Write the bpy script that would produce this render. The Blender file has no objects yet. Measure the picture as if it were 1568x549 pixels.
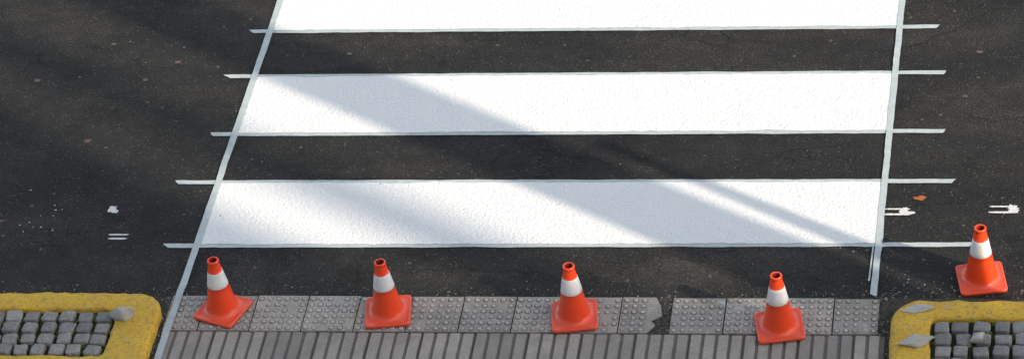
import bpy, bmesh, math, random
from mathutils import Vector, Matrix, noise
random.seed(7)
D=bpy.data; C=bpy.context
def link(o):
    C.scene.collection.objects.link(o); return o
def obj(name,bm,mats,smooth=False,parent=None):
    me=D.meshes.new(name); bm.normal_update(); bm.to_mesh(me); bm.free()
    for m in mats: me.materials.append(m)
    if smooth:
        for p in me.polygons: p.use_smooth=True
    o=D.objects.new(name,me); link(o)
    if parent: o.parent=parent
    return o
# ------------------------------------------------------------ materials
class NT:
    def __init__(s,name,rough=.8,spec=.3):
        s.m=D.materials.new(name); s.m.use_nodes=True; s.t=s.m.node_tree
        s.b=s.t.nodes['Principled BSDF']; s.b.inputs['Roughness'].default_value=rough
        s.b.inputs['Specular IOR Level'].default_value=spec
        tc=s.t.nodes.new('ShaderNodeTexCoord'); s.co=tc.outputs['Object']; s.geo=s.t.nodes.new('ShaderNodeNewGeometry')
        s.pos=s.geo.outputs['Position']
    def n(s,t,**k):
        x=s.t.nodes.new(t)
        for a,b in k.items(): setattr(x,a,b)
        return x
    def l(s,a,b): s.t.links.new(a,b)
    def noise(s,scale,detail=4,rough=.6,src=None,dist=0,out='Fac'):
        x=s.n('ShaderNodeTexNoise'); x.inputs['Scale'].default_value=scale; x.inputs['Detail'].default_value=detail
        x.inputs['Roughness'].default_value=rough; x.inputs['Distortion'].default_value=dist
        s.l(src or s.pos,x.inputs['Vector']); return x.outputs[out]
    def vor(s,scale,feature='F1',out='Distance',rnd=1,src=None):
        x=s.n('ShaderNodeTexVoronoi',feature=feature); x.inputs['Scale'].default_value=scale
        x.inputs['Randomness'].default_value=rnd
        s.l(src or s.pos,x.inputs['Vector']); return x.outputs[out]
    def mapv(s,scale,src=None):
        x=s.n('ShaderNodeMapping'); x.inputs['Scale'].default_value=scale; s.l(src or s.pos,x.inputs['Vector']); return x.outputs[0]
    def ramp(s,src,stops,interp='LINEAR'):
        x=s.n('ShaderNodeValToRGB'); e=x.color_ramp.elements; x.color_ramp.interpolation=interp
        while len(e)<len(stops): e.new(.5)
        for i,(p,c) in enumerate(stops):
            e[i].position=p; e[i].color=(c,c,c,1) if not hasattr(c,'__len__') else (*c,1)
        s.l(src,x.inputs['Fac']); return x.outputs['Color']
    def mix(s,f,a,b,mode='MIX'):
        x=s.n('ShaderNodeMix',data_type='RGBA',blend_type=mode)
        for i,v in ((0,f),(6,a),(7,b)):
            if hasattr(v,'links'): s.l(v,x.inputs[i])
            elif i==0: x.inputs[0].default_value=v
            else: x.inputs[i].default_value=(*v,1) if hasattr(v,'__len__') else (v,v,v,1)
        return x.outputs[2]
    def math(s,op,a,b=0):
        x=s.n('ShaderNodeMath',operation=op)
        for i,v in enumerate((a,b)):
            if hasattr(v,'links'): s.l(v,x.inputs[i])
            else: x.inputs[i].default_value=v
        return x.outputs[0]
    def col(s,c):
        if hasattr(c,'links'): s.l(c,s.b.inputs['Base Color'])
        else: s.b.inputs['Base Color'].default_value=(*c,1)
    def bump(s,h,strength=.5,dist=.01):
        x=s.n('ShaderNodeBump'); x.inputs['Strength'].default_value=strength; x.inputs['Distance'].default_value=dist
        s.l(h,x.inputs['Height']); s.l(x.outputs[0],s.b.inputs['Normal'])

def asphalt():
    a=NT('asphalt',.75,.22)
    big=a.ramp(a.noise(.6,6,.65,a.mapv((.6,1.7,1)),.4),[(.32,(.0130,.0130,.0140)),(.5,(.0220,.0210,.0200)),(.68,(.043,.038,.033))])  # random road tone; dark-cool to light-warm range also paints in shade and sun
    mid=a.ramp(a.noise(7,6,.75),[(.3,.65),(.7,1.35)])
    c=a.mix(1,big,mid,'MULTIPLY')
    grain=a.ramp(a.noise(62,5,.9),[(.36,.2),(.5,.8),(.64,2.8)])
    c=a.mix(1,c,grain,'MULTIPLY')
    vc=a.vor(60,out='Color'); sep=a.n('ShaderNodeSeparateColor'); a.l(vc,sep.inputs[0])
    pick=a.math('GREATER_THAN',sep.outputs[0],.945)
    near=a.math('LESS_THAN',a.vor(60),.38)
    c=a.mix(a.math('MULTIPLY',pick,near),c,(.11,.10,.09))
    vc2=a.vor(14,out='Color'); sep2=a.n('ShaderNodeSeparateColor'); a.l(vc2,sep2.inputs[0])
    f2=a.math('MULTIPLY',a.math('GREATER_THAN',sep2.outputs[0],.98),a.math('LESS_THAN',a.vor(14),.2))
    c=a.mix(a.math('MULTIPLY',f2,.6),c,(.18,.15,.13))
    # fine map cracking, only in patches
    wv=a.n('ShaderNodeVectorMath',operation='MULTIPLY_ADD'); a.l(a.noise(5,4,.7,out='Color'),wv.inputs[0]); wv.inputs[1].default_value=(.35,.35,0); a.l(a.pos,wv.inputs[2])
    ed=a.vor(3.2,'DISTANCE_TO_EDGE',src=wv.outputs[0])
    ck=a.math('MULTIPLY',a.ramp(ed,[(.006,1),(.022,0)]),a.ramp(a.noise(.9,3,.6,a.mapv((1,1.6,1))),[(.52,0),(.62,.75)]))
    c=a.mix(ck,c,(.007,.007,.007))
    sx=a.n('ShaderNodeSeparateXYZ'); a.l(a.pos,sx.inputs[0])
    d=a.n('ShaderNodeMapRange'); a.l(sx.outputs[1],d.inputs[0]); d.inputs[1].default_value=-.15; d.inputs[2].default_value=-.75
    dn=a.math('MULTIPLY',d.outputs[0],a.ramp(a.noise(40,6,.8),[(.5,0),(.7,1)]))
    c=a.mix(a.math('MULTIPLY',dn,.5),c,(.13,.125,.115))
    a.col(c)
    a.l(a.ramp(a.noise(2,3),[(.3,.60),(.7,.80)]),a.b.inputs['Roughness'])
    h=a.math('ADD',a.noise(62,5,.9),a.math('MULTIPLY',a.vor(60),.5))
    h=a.math('SUBTRACT',h,ck)
    a.bump(h,1.0,.014); return a.m
def whitepaint(name='road_paint_white',base=(.80,.805,.80)):
    a=NT(name,.6,.3)
    c=a.mix(a.ramp(a.noise(2.2,6,.7),[(.35,0),(.75,.10)]),base,(.68,.69,.69))
    c=a.mix(a.ramp(a.noise(60,4,.8),[(.62,0),(.8,.4)]),c,(.55,.56,.57))
    vc=a.vor(22,out='Color'); sep=a.n('ShaderNodeSeparateColor'); a.l(vc,sep.inputs[0])
    f=a.math('MULTIPLY',a.math('GREATER_THAN',sep.outputs[0],.994),a.math('LESS_THAN',a.vor(22),.15))
    c=a.mix(f,c,(.15,.14,.13)); a.col(c)
    a.bump(a.math('ADD',a.noise(36,3,.6,a.mapv((1,1.3,1))),a.math('MULTIPLY',a.noise(85,2,.7),.8)),.9,.014)
    return a.m
def tapemat():
    a=NT('masking_tape',.5,.4)
    c=a.mix(a.ramp(a.noise(14,5,.7),[(.3,0),(.7,1)]),(.36,.41,.42),(.50,.54,.54))
    c=a.mix(a.ramp(a.noise(70,3,.7),[(.55,0),(.75,.4)]),c,(.28,.31,.32))
    a.col(c); a.bump(a.noise(30,4,.7),.4,.004); return a.m
def concrete(name,c1,c2,stain=.5,scale=1.0):
    a=NT(name,.9,.2)
    c=a.mix(a.ramp(a.noise(5*scale,6,.7),[(.3,0),(.7,1)]),c1,c2)
    oi=a.n('ShaderNodeAttribute'); oi.attribute_name='rnd'
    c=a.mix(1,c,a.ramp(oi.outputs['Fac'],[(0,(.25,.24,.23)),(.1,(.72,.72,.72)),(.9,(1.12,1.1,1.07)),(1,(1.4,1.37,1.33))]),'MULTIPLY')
    c=a.mix(a.ramp(a.noise(85,4,.8),[(.35,.7),(.6,0)]),c,tuple(x*.4 for x in c1))
    c=a.mix(a.ramp(a.noise(3.3,7,.8,None,.8),[(.5,0),(.68,.5)]),c,tuple(x*.5 for x in c1))
    c=a.mix(a.math('MULTIPLY',a.ramp(a.noise(7,8,.8,None,.6),[(.57,0),(.69,1)]),stain),c,(.6,.585,.56))
    a.col(c); a.bump(a.noise(90,4,.8),.6,.006); return a.m
def yellow():
    a=NT('kerb_paint_yellow',.65,.3)
    c=a.mix(a.ramp(a.noise(6,6,.7),[(.35,0),(.7,1)]),(.80,.50,.045),(.66,.38,.045))
    c=a.mix(a.ramp(a.noise(30,7,.85,None,.5),[(.51,0),(.63,.9)]),c,(.22,.17,.10))
    c=a.mix(a.ramp(a.noise(4,8,.85,None,1.2),[(.56,0),(.63,.85)]),c,(.42,.38,.30))
    c=a.mix(a.ramp(a.noise(90,4,.8),[(.33,.7),(.5,0)]),c,(.2,.13,.04))
    a.col(c); a.bump(a.noise(45,6,.8),.8,.012); return a.m
def orange():
    a=NT('cone_plastic_orange',.27,.6)
    oi=a.n('ShaderNodeObjectInfo')
    c=a.mix(oi.outputs['Random'],(.95,.072,.012),(.90,.068,.018))
    c=a.mix(a.ramp(a.noise(9,7,.8,None,.8),[(.55,0),(.75,.35)]),c,(.60,.075,.035))
    sx=a.n('ShaderNodeSeparateXYZ'); a.l(a.co,sx.inputs[0])
    low=a.n('ShaderNodeMapRange'); a.l(sx.outputs[2],low.inputs[0]); low.inputs[1].default_value=.09; low.inputs[2].default_value=.0
    g=a.math('MULTIPLY',low.outputs[0],a.ramp(a.noise(28,7,.85),[(.42,0),(.62,.7)]))
    c=a.mix(g,c,(.40,.15,.10))
    c=a.mix(a.ramp(a.noise(55,6,.85,a.mapv((1,1,.3))),[(.62,0),(.72,.55)]),c,(.18,.06,.04))
    a.col(c); a.bump(a.noise(60,3,.7),.15,.003); return a.m
def collar():
    a=NT('cone_reflective_collar',.35,.5)
    c=a.mix(a.ramp(a.noise(16,6,.8,a.mapv((1,1,.5))),[(.45,0),(.75,.6)]),(.86,.85,.85),(.55,.51,.50))
    w=a.vor(110,out='Distance',rnd=0); c=a.mix(a.ramp(w,[(.35,0),(.5,.2)]),c,(.5,.47,.47))
    a.col(c); return a.m
def simple(name,c1,c2,scale=8,rough=.85,bs=40,bd=.01,st=.5):
    a=NT(name,rough,.25)
    c=a.mix(a.ramp(a.noise(scale,6,.7),[(.35,0),(.65,1)]),c1,c2)
    a.col(c); a.bump(a.noise(bs,5,.75),st,bd); return a.m
M_as=asphalt(); M_wh=whitepaint(); M_tp=tapemat()
M_tile=concrete('concrete_tactile',(.42,.385,.35),(.56,.52,.48),.75)
M_groove=concrete('concrete_grooved',(.37,.335,.30),(.47,.43,.39),.2)
M_y=yellow(); M_or=orange(); M_col=collar()
M_in=simple('cone_inside',(.28,.025,.008),(.14,.02,.01))
M_dirt=simple('joint_dirt',(.04,.037,.032),(.11,.10,.085),25,1,80,.02,1)
M_soil=simple('mossy_soil',(.045,.04,.03),(.05,.07,.02),6,1,70,.03,1)
M_cob=concrete('granite_cobble',(.25,.247,.24),(.38,.37,.355),.25,3)
M_rock=simple('rubble_stone',(.60,.58,.54),(.42,.40,.37),12,.9,50,.02,1)
M_grav=simple('gravel_stone',(.28,.27,.25),(.09,.088,.08),30,.95)
M_pave=simple('pavement_concrete',(.26,.245,.23),(.33,.31,.28),3,.9)
M_earth=simple('ground_earth',(.10,.095,.08),(.14,.13,.11),.5,1)
M_crack=simple('crack_dark',(.010,.010,.010),(.016,.016,.016),20)
M_leaf=simple('dead_leaf',(.42,.13,.05),(.28,.09,.04),40)
# ------------------------------------------------------------ helpers
def sheet(name,x0,y0,x1,y1,z,mat,nx=1,ny=1):
    bm=bmesh.new()
    x0,x1=min(x0,x1),max(x0,x1); y0,y1=min(y0,y1),max(y0,y1)
    g=[[bm.verts.new((x0+(x1-x0)*i/nx,y0+(y1-y0)*j/ny,z)) for i in range(nx+1)] for j in range(ny+1)]
    for j in range(ny):
        for i in range(nx): bm.faces.new((g[j][i],g[j][i+1],g[j+1][i+1],g[j+1][i]))
    return obj(name,bm,[mat])
def box(bm,x0,x1,y0,y1,z0,z1,mi=0,taper=0,rnd=None,lay=None):
    v=[bm.verts.new((x,y,z)) for z,t in ((z0,0),(z1,taper)) for x,y in ((x0+t,y0+t),(x1-t,y0+t),(x1-t,y1-t),(x0+t,y1-t))]
    fs=[bm.faces.new([v[i] for i in q]) for q in ((3,2,1,0),(4,5,6,7),(0,1,5,4),(1,2,6,5),(2,3,7,6),(3,0,4,7))]
    for f in fs:
        f.material_index=mi
        if lay is not None: f[lay]=rnd
    return v
# ------------------------------------------------------------ ground and road
sheet('ground',-600,-600,600,600,-.06,M_earth)
sheet('road',-120,-.60,120,11,0,M_as)
sheet('pavement',-120,-60,120,-.60,-.002,M_dirt)
bm=bmesh.new()
box(bm,-120,120,11,11.2,-.03,.12); box(bm,-120,120,11.203,18,-.03,.115)
far=obj('far_pavement',bm,[M_pave])
bm=bmesh.new(); box(bm,-120,120,-19.2,-3.5,-.03,.012); obj('plaza_pavement',bm,[M_pave])
# ------------------------------------------------------------ zebra stripes
def wob(t,s,a): return a*noise.noise(Vector((t*3.1,s,0)))+a*.5*noise.noise(Vector((t*14,s+9,0)))
tapes=[(-.17,2.885,5.66,2.862),(-.25,2.235,5.73,2.222),(-.21,1.432,5.75,1.437),(-.36,.795,5.84,.797),(-.28,-.012,5.99,.022)]
def ty(i,x):
    a,b,c,d=tapes[i]; return b+(d-b)*(x-a)/(c-a)
def lx(y): return -.022+.006*y
def rx(y): return 5.297+.016*y
bm=bmesh.new()
def stripe(ylo,yhi,seed):
    n=260; rows=[]
    for i in range(n+1):
        t=i/n; cs=[]
        for k in range(5):
            X=lx(0)+.02+(rx(0)-lx(0)-.04)*t
            lo=ylo(X)+.013+wob(X,seed,.014); hi=yhi(X)-.013+wob(X,seed+5,.014)
            y=lo+(hi-lo)*k/4
            X2=lx(y)+.016+(rx(y)-lx(y)-.032)*t
            if i in(0,n): X2+=wob(y*3,seed+3,.014)
            cs.append(bm.verts.new((X2,y,.0075)))
        rows.append(cs)
    for a,b in zip(rows,rows[1:]):
        for k in range(4): bm.faces.new((a[k],b[k],b[k+1],a[k+1]))
stripe(lambda x:ty(4,x),lambda x:ty(3,x),1)
stripe(lambda x:ty(2,x),lambda x:ty(1,x),20)
stripe(lambda x:ty(0,x),lambda x:ty(0,x)+.80,40)
for k in (1,2,3,4): stripe(lambda x:ty(0,x)+1.435*k,lambda x:ty(0,x)+1.435*k+.80,60+k*7)
obj('crosswalk_stripes',bm,[M_wh])
def ribbon(bm,p0,p1,w,z,seed,skew0=.5,skew1=.5,step=.05):
    p0=Vector(p0);p1=Vector(p1);d=p1-p0;L=d.length;d.normalize();nn=Vector((-d.y,d.x))
    n=int(L/step);prev=None
    for i in range(n+1):
        t=i/n; wv=wob(t*L,seed,.006)
        q=p0+d*(L*t)+nn*wv
        row=[]
        for s in (-1,-.33,.33,1):
            off=d*(s*w/2*(skew0 if i==0 else skew1 if i==n else 0)) if i in(0,n) else Vector((0,0))
            if i in (0,n): off=off+d*random.uniform(-.008,.008)
            a=q+nn*(s*w/2*(1+wob(t*L,seed+2,.12)))+off
            row.append(bm.verts.new((a.x,a.y,z+ .0006*math.sin(t*L*20+seed))))
        if prev:
            for k in range(3): bm.faces.new((prev[k],row[k],row[k+1],prev[k+1]))
        prev=row
bm=bmesh.new()
for i,(a,b,c,d) in enumerate(tapes): ribbon(bm,(a,b),(c,d),.050,.0045,i*13,random.uniform(-1.3,-.4),random.uniform(.4,1.2))
for k in (1,2):
    for q in (0,.8-.02): ribbon(bm,(-.25,2.87+1.435*k+q),(5.8,2.87+1.435*k+q),.050,.0045,80+k)
obj('masking_tape',bm,[M_tp])
bm=bmesh.new()
ribbon(bm,(lx(8),8),(lx(-.55),-.55),.055,.0105,101,.2,0)
ribbon(bm,(lx(-.55),-.5505),(-.03,-1.9),.055,.0235,101,0,.2)
ribbon(bm,(rx(8),8),(rx(-.585),-.585),.050,.0105,133,.2,.5)
ribbon(bm,(rx(-.15)-.035,-.02),(rx(-.4)-.045,-.42),.012,.0135,150,.2,.5)
obj('masking_tape',bm,[M_tp])
# ------------------------------------------------------------ tactile paving
bm=bmesh.new(); lay=bm.faces.layers.float.new('rnd')
def tactile(x0,x1,y0,y1,x1b=None,jag=False,dots=True):
    r=random.uniform(.15,.9); z1=.012+random.uniform(-.002,.002)
    if not jag:
        box(bm,x0,x1,y0,y1,-.02,z1,0,.003,r,lay)
    else:
        pts=[(x0,y0),(x1-.07,y0),(x1-.01,y0+.09),(x1-.05,y0+.14),(x1+.03,y0+.2),(x1+.015,y0+.3),(x1-.02,y1-.02),(x1-.03,y1),(x0,y1)]
        lo=[bm.verts.new((a,b,-.02)) for a,b in pts]; hi=[bm.verts.new((a,b,z1)) for a,b in pts]
        f=bm.faces.new(hi); f[lay]=r
        for i in range(len(pts)):
            j=(i+1)%len(pts); f=bm.faces.new((lo[i],lo[j],hi[j],hi[i])); f[lay]=r
    if not dots: return
    nx=max(1,round((x1-x0)/.0665)); 
    for i in range(nx):
        for j in range(6):
            cx=x0+.033+i*.0665; cy=y0+.033+j*.0665
            if cx>x1-.02 or (jag and cx>x1-.09): continue
            if random.random()<.06: continue
            R=.0195*random.uniform(.9,1.05); h=.009*random.uniform(.6,1.1)
            rings=[]
            for rr,zz in ((1.42,.0009),(1,.0012),(.88,h*.8),(.6,h)):
                rings.append([bm.verts.new((cx+R*rr*math.cos(a*math.pi/5),cy+R*rr*math.sin(a*math.pi/5),z1+zz)) for a in range(10)])
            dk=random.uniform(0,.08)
            for ri,(A,B) in enumerate(zip(rings,rings[1:])):
                for k in range(10):
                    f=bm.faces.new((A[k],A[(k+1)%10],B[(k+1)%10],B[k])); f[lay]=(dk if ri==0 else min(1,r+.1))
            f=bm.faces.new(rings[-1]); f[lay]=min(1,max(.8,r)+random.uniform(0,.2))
y0,y1=-1.03,-.625
tactile(-.075,.195,y0,y1)
for k in range(8): tactile(.203+k*.402,.203+k*.402+.396,y0+random.uniform(-.003,.003),y1+random.uniform(-.006,.004))
tactile(3.42,3.70,y0,y1,jag=True)
for k in range(4): tactile(3.80+k*.402,3.80+k*.402+(.396 if k<3 else .33),y0+random.uniform(-.003,.003),y1+random.uniform(-.008,.004))
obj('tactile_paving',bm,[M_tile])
# grooved paving
bm=bmesh.new(); lay=bm.faces.layers.float.new('rnd')
for row in range(6):
    ya=-1.042-row*.405
    x=-.06+(.2 if row%2 else 0)
    while x<5.33:
        r=random.uniform(.15,.85)
        for q in range(4):
            xa=x+q*.1; 
            if xa+.1>5.39: break
            z=.012+random.uniform(-.0012,.0012)
            box(bm,xa+.008+random.uniform(-.0015,.0015),xa+.092+random.uniform(-.0015,.0015),ya-.396,ya-random.uniform(0,.004),-.02,z,0,.006,min(.9,max(.1,r+random.uniform(-.15,.15))),lay)
        box(bm,x+.002,min(x+.398,5.39),ya-.398,ya-.002,-.025,.0015,0,0,.04,lay)
        x+=.402
obj('grooved_paving',bm,[M_groove])
# ------------------------------------------------------------ yellow kerbs
def arc(cx,cy,r,a0,a1,n): return [(cx+r*math.cos(math.radians(a0+(a1-a0)*i/n)),cy+r*math.sin(math.radians(a0+(a1-a0)*i/n))) for i in range(n+1)]
def seg(a,b,n): return [(a[0]+(b[0]-a[0])*i/n,a[1]+(b[1]-a[1])*i/n) for i in range(1,n)]
def kerb(outer,inner,H=.10):
    bm=bmesh.new(); rows=[]
    for o,i_ in zip(outer,inner):
        o=Vector(o);i_=Vector(i_);d=i_-o;w=d.length
        prof=[(0,-.03),(0,H-.03),(.008/w,H-.012),(.028/w,H-.001),(.3,H+.002),(.6,H),(1-.02/w,H-.002),(1-.005/w,H-.012),(1,H-.03),(1,-.0)]
        row=[]
        for u,z in prof:
            p=o+d*u
            nz=noise.noise(Vector((p.x*7,p.y*7,z*9)))*.014+noise.noise(Vector((p.x*28,p.y*28,z*20)))*.008
            row.append(bm.verts.new((p.x+nz*.9,p.y+nz*.9,z+nz*.5)))
        rows.append(row)
    for a,b in zip(rows,rows[1:]):
        for k in range(len(a)-1): bm.faces.new((a[k],a[k+1],b[k+1],b[k]))
    for r in (rows[0],rows[-1]): bm.faces.new(r)
    bmesh.ops.recalc_face_normals(bm,faces=bm.faces)
    return obj('yellow_kerb',bm,[M_y],True)
def path(x0,yt,xr,yb,r,sgn):
    cx=xr-sgn*r
    n1=int(abs(cx-x0)/.04)
    P=[(x0,yt)]+seg((x0,yt),(cx,yt),n1)
    a=arc(cx,yt-r,r,90,0,12) if sgn>0 else arc(cx,yt-r,r,90,180,12)
    P+=a; P+=seg((xr,yt-r),(xr,yb+r),18)
    a=arc(cx,yb+r,r,0,-90,12) if sgn>0 else arc(cx,yb+r,r,180,270,12)
    P+=a; P+=seg((cx,yb),(x0,yb),n1)+[(x0,yb)]
    return P
def pair(x0,yt,xr,yb,r,w1,w2,w3,sgn):
    cx=xr-sgn*r; n1=int(abs(cx-x0)/.04)
    xi=xr-sgn*w2; ri=.05; ci=xi-sgn*ri
    O=path(x0,yt,xr,yb,r,sgn)
    I=[(x0,yt-w1)]+seg((x0,yt-w1),(ci,yt-w1),n1)
    I+=arc(ci,yt-w1-ri,ri,90,0,12) if sgn>0 else arc(ci,yt-w1-ri,ri,90,180,12)
    I+=seg((xi,yt-w1-ri),(xi,yb+w3+ri),18)
    I+=arc(ci,yb+w3+ri,ri,0,-90,12) if sgn>0 else arc(ci,yb+w3+ri,ri,180,270,12)
    I+=seg((ci,yb+w3),(x0,yb+w3),n1)+[(x0,yb+w3)]
    return O,I
O,I=pair(-5,-.69,-.105,-1.675,.24,.20,.33,.25,1); kerb(O,I)
O,I=pair(11.5,-.735,5.435,-2.3,.23,.20,.29,.25,-1); kerb(O,I)
sheet('planting_soil',-5,-1.5,-.42,-.86,.05,M_soil)
sheet('planting_soil',5.70,-2.08,11.5,-.92,.05,M_soil)
def cobbles(x0,x1,y0,y1,flip,py):
    bm=bmesh.new(); lay=bm.faces.layers.float.new('rnd')
    px=.142
    nx=int((x1-x0)/px); ny=int((y1-y0)/py+.01)
    for j in range(ny):
        for i in range(nx):
            cx=x1-(i+.5)*px if flip else x0+(i+.5)*px
            cy=y1-(j+.5)*py
            cx+=random.uniform(-.009,.009)+.015*math.sin(j*1.9+cx*2); cy+=random.uniform(-.007,.007)+.006*math.sin(cx*5)
            hx=.060*random.uniform(.84,1.06);hy=.056*random.uniform(.86,1.05); z=.088+random.uniform(-.007,.007)
            r=random.uniform(.05,.95)
            t=Matrix.Rotation(random.uniform(-.12,.12),4,'Z')
            tilt=Vector((random.uniform(-.06,.06),random.uniform(-.06,.06)))
            rings=[]
            for s,zz in ((1,-.06),(1,-.010),(.97,-.003),(.91,0.0),(.4,.001)):
                ring=[]
                for a in range(24):
                    an=a*math.tau/24+.2
                    c_,s_=math.cos(an),math.sin(an); k=(abs(c_)**10+abs(s_)**10)**(-1/10)
                    x=hx*s*c_*k;y=hy*s*s_*k
                    nz=noise.noise(Vector((cx*31+x*22,cy*31+y*22,zz*20)))*.006
                    v=t@Vector((x*(1+nz*16),y*(1+nz*16),0))
                    ring.append(bm.verts.new((cx+v.x,cy+v.y,z+zz+nz*.6+v.x*tilt.x+v.y*tilt.y)))
                rings.append(ring)
            for A,B in zip(rings,rings[1:]):
                for k in range(24):
                    f=bm.faces.new((A[k],A[(k+1)%24],B[(k+1)%24],B[k])); f[lay]=r; f.smooth=True
            f=bm.faces.new(rings[-1]); f[lay]=r; f.smooth=True
    obj('cobblestones',bm,[M_cob])
cobbles(-4.9,-.45,-1.42,-.895,True,.131)
cobbles(5.74,11.4,-2.04,-.95,False,.136)
# moss tufts
bm=bmesh.new()
def blob(bm,x,y,z,r,sz=.5,sub=2,amp=.4,f=20,mi=0):
    res=bmesh.ops.create_icosphere(bm,subdivisions=sub,radius=1)
    sd=random.random()*50; ang=random.random()*6.28; ex=random.uniform(.7,1.3)
    for v in res['verts']:
        n_=noise.noise(v.co*1.3+Vector((sd,0,0)))*amp+1
        c=v.co*n_; c=Vector((c.x*ex,c.y/ex,c.z*sz))
        v.co=Matrix.Rotation(ang,3,'Z')@c*r+Vector((x,y,z))
for _ in range(260):
    side=random.random()<.75
    if side: x=random.uniform(-.85,-.43) if random.random()<.6 else random.uniform(-1.6,-.43); y=random.uniform(-1.46,-.92)
    else: x=random.uniform(5.72,7); y=random.uniform(-1.6,-.95)
    blob(bm,x,y,.064,random.uniform(.008,.022),.6,1)
obj('moss',bm,[simple('moss_green',(.06,.10,.02),(.10,.14,.035),40,1,90,.01,1)])
# ------------------------------------------------------------ rubble
def rock(x,y,z,r,sz,ex=1.3,rot=0):
    bm=bmesh.new(); res=bmesh.ops.create_icosphere(bm,subdivisions=3,radius=1); sd=random.random()*99
    for v in bm.verts:
        c=v.co.copy()
        for k in range(9):
            pn=Vector((math.sin(k*2.4+sd),math.cos(k*3.1+sd*2),math.sin(k*1.7+sd*3)*.8)).normalized()
            dd=c.dot(pn)-.62
            if dd>0: c-=pn*dd
        c*=1+.06*noise.noise(c*4+Vector((sd,0,0)))
        v.co=Matrix.Rotation(rot,3,'Z')@Vector((c.x*ex,c.y/ex*1.1,c.z*sz))*r+Vector((x,y,z))
    obj('broken_stone',bm,[M_rock])
rock(-.375,-.99,.13,.092,.8,1.1,.2)
rock(5.63,-1.22,.115,.11,.28,1.35,.3)
rock(6.07,-1.17,.115,.06,.6,1.2,.8)
rock(5.62,-.845,.106,.08,.12,1.9,.2)
bm=bmesh.new()
for _ in range(1300):
    k=random.random()
    if k<.34: x=random.uniform(-.11,.0)+random.gauss(0,.03); y=random.uniform(-1.7,-.55); z=.003
    elif k<.48: x=random.uniform(5.33,5.45); y=random.uniform(-1.6,-.55); z=.004
    elif k<.54: x=random.uniform(3.70,3.81); y=random.uniform(-1.04,-.6); z=.0
    elif k<.82: x=random.uniform(-1.5,6.8); y=-.61+abs(random.gauss(0,.06)); z=.002
    elif k<.9: x=random.uniform(5.0,6.6); y=-.6+abs(random.gauss(0,.2)); z=.002
    else: x=random.uniform(-3,8); y=random.uniform(-.5,4); z=.001
    blob(bm,x,y,z,random.choice((.003,.004,.004,.005,.006,.009)),.7,1,.5)
obj('gravel',bm,[M_grav])
# cracks
bm=bmesh.new()
def crack(pts,w,seed):
    prev=None
    P=[Vector(p) for p in pts]
    for a,b in zip(P,P[1:]):
        n=int((b-a).length/.015)+1
        for i in range(n):
            q=a+(b-a)*i/n
            q=q+Vector((noise.noise(Vector((q.x*9,q.y*9,seed))),noise.noise(Vector((q.x*9,q.y*9,seed+7)))))*.05+Vector((noise.noise(Vector((q.x*50,q.y*50,seed))),noise.noise(Vector((q.x*50,q.y*50,seed+7)))))*.010
            d=(b-a).normalized(); nn=Vector((-d.y,d.x)); ww=w*(.3+.7*abs(noise.noise(Vector((q.x*20,q.y*20,3)))*2))
            r=[bm.verts.new((q.x+nn.x*ww,q.y+nn.y*ww,.0025)),bm.verts.new((q.x-nn.x*ww,q.y-nn.y*ww,.0025))]
            if prev: bm.faces.new((prev[0],r[0],r[1],prev[1]))
            prev=r
crack([(5.38,2.55),(5.7,2.75),(6.1,3.1),(6.5,3.3)],.007,1)
crack([(2.3,1.35),(2.7,1.15),(3.1,1.05),(3.6,1.15)],.006,5)
crack([(4.2,.95),(4.6,1.2),(5.1,1.3)],.005,9)
crack([(1.2,-.35),(2.2,-.28),(3.3,-.4)],.004,12)
obj('asphalt_crack',bm,[M_crack])
# survey paint marks
bm=bmesh.new()
def patch(cx,cy,w,h,seed,z=.0042,rag=.25,n=40):
    vs=[]
    for i in range(n):
        a=i*math.tau/n; c_,s_=math.cos(a),math.sin(a)
        k=(abs(c_)**4+abs(s_)**4)**-.25
        k*=1+rag*noise.noise(Vector((c_*3+seed,s_*3,seed)))+rag*.5*noise.noise(Vector((c_*11+seed,s_*11,seed)))
        vs.append(bm.verts.new((cx+w/2*c_*k,cy+h/2*s_*k,z)))
    bm.faces.new(vs)
patch(-.69,.125,.16,.020,1); patch(-.69,.075,.15,.022,2); patch(-.66,.125,.05,.01,3,.0046)
patch(-.82,.45,.06,.075,4,rag=.6); patch(-.79,.42,.05,.04,5,.0046,.6)
patch(5.42,.45,.20,.018,6); patch(5.42,.385,.22,.022,7); patch(5.47,.425,.07,.085,8,.0046,.6); patch(5.52,.405,.08,.03,18,.0048,.5)
patch(6.22,.48,.20,.018,9); patch(6.22,.41,.22,.022,10); patch(6.30,.45,.08,.09,11,.0046,.6)
for _ in range(14): patch(random.uniform(-1.6,-1.2),random.uniform(.1,.7),random.uniform(.006,.015),random.uniform(.006,.015),random.random()*30,rag=.6,n=12)
m=whitepaint('worn_white_paint',(.66,.66,.64))
obj('survey_paint_mark',bm,[m])
bm=bmesh.new()
for x,y,s in ((-.72,2.45,.05),(-1.35,2.72,.04),(-.95,2.2,.04),(-1.25,1.35,.05),(.75,2.55,.04),(-1.9,2.2,.05),(.2,1.1,.03),(6.0,2.5,.05),(5.9,1.9,.04),(-1.7,.3,.04)): patch(x,y,s,s*.8,x*7,.003,.5)
obj('road_stain',bm,[simple('stain_pinkish',(.15,.11,.10),(.08,.065,.06),40)])
bm=bmesh.new()
vs=[bm.verts.new((5.575+.045*math.cos(a)*(1+.35*math.sin(3*a+1)+.15*math.sin(9*a)),.575+.030*math.sin(a)*(1+.3*math.cos(2*a)),.012+.008*math.sin(2*a))) for a in [i*math.tau/24 for i in range(24)]]
cv=bm.verts.new((5.575,.575,.006))
for i in range(24): bm.faces.new((cv,vs[i],vs[(i+1)%24]))
obj('fallen_leaf',bm,[M_leaf])
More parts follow.
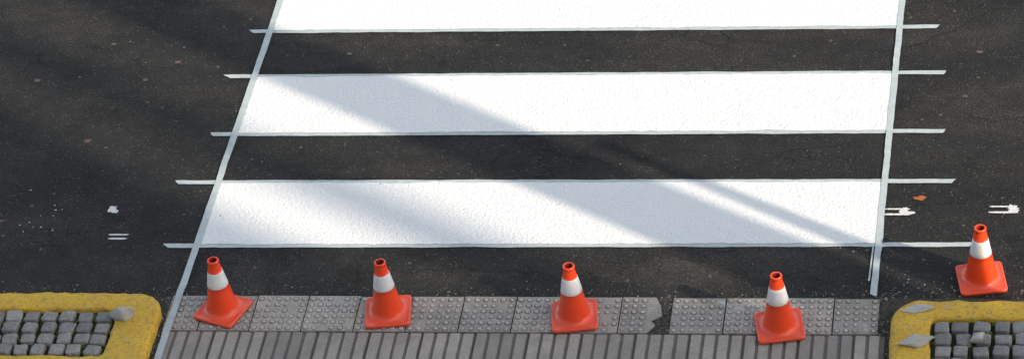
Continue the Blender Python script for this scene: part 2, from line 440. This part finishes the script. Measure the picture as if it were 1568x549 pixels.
# ------------------------------------------------------------ traffic cones
def conemesh():
    bm=bmesh.new(); N=64
    def rad(z): return .119-(z-.045)*(.119-.040)/.44
    def circ(r,z): return [(r*math.cos(i*math.tau/N),r*math.sin(i*math.tau/N),z) for i in range(N)]
    def sq(h,z,cr=.12):
        o=[]
        for i in range(N):
            a=i*math.tau/N+1e-4; c_,s_=math.cos(a),math.sin(a); k=1/max(abs(c_),abs(s_))
            k=min(k,1.345); o.append((h*c_*k,h*s_*k,z))
        return o
    R=[(sq(.165,.0),0),(sq(.174,.004),0),(sq(.174,.022),0),(sq(.169,.028),0),(sq(.160,.029),0),(sq(.155,.026),0),(circ(.140,.027),0),(circ(.134,.036),0),(circ(.126,.040),0),(circ(.120,.046),0)]
    for z in (.08,.12,.17,.22,.266): R.append((circ(rad(z),z),0))
    R.append((circ(rad(.268)+.002,.268),1))
    for z in (.30,.34,.37): R.append((circ(rad(z)+.002,z),1))
    R.append((circ(rad(.400)+.002,.400),0)); R.append((circ(rad(.402),.402),0))
    for z in (.43,.46,.478): R.append((circ(rad(z),z),0))
    R+=[(circ(.0445,.481),0),(circ(.0455,.488),0),(circ(.044,.497),0),(circ(.038,.500),0),(circ(.031,.498),2),(circ(.028,.485),2),(circ(.035,.42),2),(circ(.0,.40),2)]
    rings=[[bm.verts.new(p) for p in r] for r,_ in R]
    for j in range(len(rings)-1):
        for i in range(N):
            f=bm.faces.new((rings[j][i],rings[j][(i+1)%N],rings[j+1][(i+1)%N],rings[j+1][i])); f.material_index=R[j][1]; f.smooth=True
    bm.faces.new(rings[0][::-1])
    bmesh.ops.remove_doubles(bm,verts=rings[-1],dist=1e-5)
    me=D.meshes.new('traffic_cone'); bm.to_mesh(me); bm.free()
    for m in (M_or,M_col,M_in): me.materials.append(m)
    return me
cm=conemesh()
for x,y,a,z in ((.363,-.812,-.366,.018),(1.652,-.830,.129,.018),(3.080,-.866,.143,.018),(4.618,-.968,.182,.018),(6.075,-.394,.168,.001)):
    o=D.objects.new('traffic_cone',cm); link(o); o.location=(x,y,z); o.rotation_euler=(0,0,a)
# ------------------------------------------------------------ off-frame shadow casters (behind the viewpoint)
EL=30
M_wall=simple('facade_render',(.68,.64,.57),(.62,.58,.52),1.5,.9)  # kept pale so the added walls bounce fill light
M_glass=NT('window_glass',.1,.5); M_glass.col((.05,.06,.07)); M_glass=M_glass.m
M_metal=simple('grey_metal',(.25,.26,.27),(.20,.21,.22),5,.5)
Hb=21.42
e=D.objects.new('shade_building',None); link(e)  # unseen building added; roof height set so its edge shades the foreground
bm=bmesh.new(); box(bm,-16,62,-34,-20,0,Hb); obj('walls',bm,[M_wall],parent=e)
bm=bmesh.new()
for fl in range(6):
    for i in range(24):
        x=-14+i*3.1; z=1.4+fl*3.3
        box(bm,x,x+1.3,-20.0,-19.96,z,z+1.6,0)
obj('windows',bm,[M_glass],parent=e)
bm=bmesh.new()
for fl in range(6): box(bm,-16,62,-19.99,-19.93,3.35+fl*3.3,3.5+fl*3.3)
obj('string_courses',bm,[M_wall],parent=e)
def xp(p,y): return (p-.853*y)/.523
bm=bmesh.new()  # unseen roof boxes added, with gaps, to shape the diagonal shade bands
box(bm,5,xp(-.30,-21),-30,-21,Hb,Hb+4)
box(bm,xp(-.02,-21),xp(.42,-21),-22,-21,Hb,Hb+5)
box(bm,xp(1.05,-21),xp(1.32,-21),-21.2,-21,Hb,Hb+6)
obj('roof_shade_blocks',bm,[M_wall],parent=e)
# unseen column added for its broad shadow, and street lamp, off to the right
def pylon(x,y,H,r):
    bm=bmesh.new(); box(bm,-.5,.5,-.5,.5,0,.15); box(bm,-.06-r*.5,r*.5+.06,-r*.5-.06,r*.5+.06,.15,.5,0,.06)
    bmesh.ops.create_cone(bm,cap_ends=True,segments=32,radius1=r,radius2=r*.97,depth=H,matrix=Matrix.Translation((0,0,H/2+.15)))
    bmesh.ops.create_cone(bm,cap_ends=True,segments=32,radius1=r*1.1,radius2=.02,depth=.3,matrix=Matrix.Translation((0,0,H+.3)))
    o=obj('shadow_column',bm,[M_metal]); o.location=(x,y,0)
pylon(xp(2.22,-6),-6,14,.32)
def lamp(x,y,H):
    bm=bmesh.new()
    bmesh.ops.create_cone(bm,cap_ends=True,segments=20,radius1=.18,radius2=.05,depth=H,matrix=Matrix.Translation((0,0,H/2)))
    bmesh.ops.create_cone(bm,cap_ends=True,segments=20,radius1=.22,radius2=.19,depth=.8,matrix=Matrix.Translation((0,0,.4)))
    bmesh.ops.create_cone(bm,cap_ends=True,segments=20,radius1=.05,radius2=.07,depth=.25,matrix=Matrix.Translation((0,0,H+.12)))
    o=obj('street_lamp',bm,[M_metal]); o.location=(x,y,0)
lamp(xp(2.70,-4),-4,5.6)
# ------------------------------------------------------------ light
S=Vector((.853*math.cos(math.radians(EL)),-.523*math.cos(math.radians(EL)),math.sin(math.radians(EL))))
sl=D.lights.new('sun','SUN'); sl.energy=5.0; sl.angle=math.radians(.5); sl.color=(1,.87,.70)
so=D.objects.new('sun',sl); link(so); so.rotation_euler=S.to_track_quat('Z','Y').to_euler()
w=D.worlds.new('World'); C.scene.world=w; w.use_nodes=True
nt=w.node_tree; bg=nt.nodes['Background']; sk=nt.nodes.new('ShaderNodeTexSky'); sk.sky_type='NISHITA'; sk.sun_disc=False
sk.sun_elevation=math.radians(EL); sk.sun_rotation=math.atan2(.853,-.523); sk.dust_density=2.5; sk.air_density=1.0
hs=nt.nodes.new('ShaderNodeHueSaturation'); hs.inputs['Hue'].default_value=.485; hs.inputs['Saturation'].default_value=.62; nt.links.new(sk.outputs[0],hs.inputs['Color'])
nt.links.new(hs.outputs[0],bg.inputs[0]); bg.inputs[1].default_value=.265
# ------------------------------------------------------------ camera
rx_,roll,rz=.9206,-.1343,.2170
Mx=Matrix.Rotation(rz,3,'Z')@Matrix.Rotation(rx_,3,'X')@Matrix.Rotation(roll,3,'Z')
cd=D.cameras.new('camera'); cd.sensor_width=36; cd.lens=4917.4*36/1568; cd.clip_end=3000
co=D.objects.new('camera',cd); link(co); co.matrix_world=Matrix.Translation((6.7289,-18.9357,15.3929))@Mx.to_4x4()
C.scene.camera=co
C.scene.view_settings.view_transform='Standard'
try: C.scene.view_settings.look='None'
except: pass
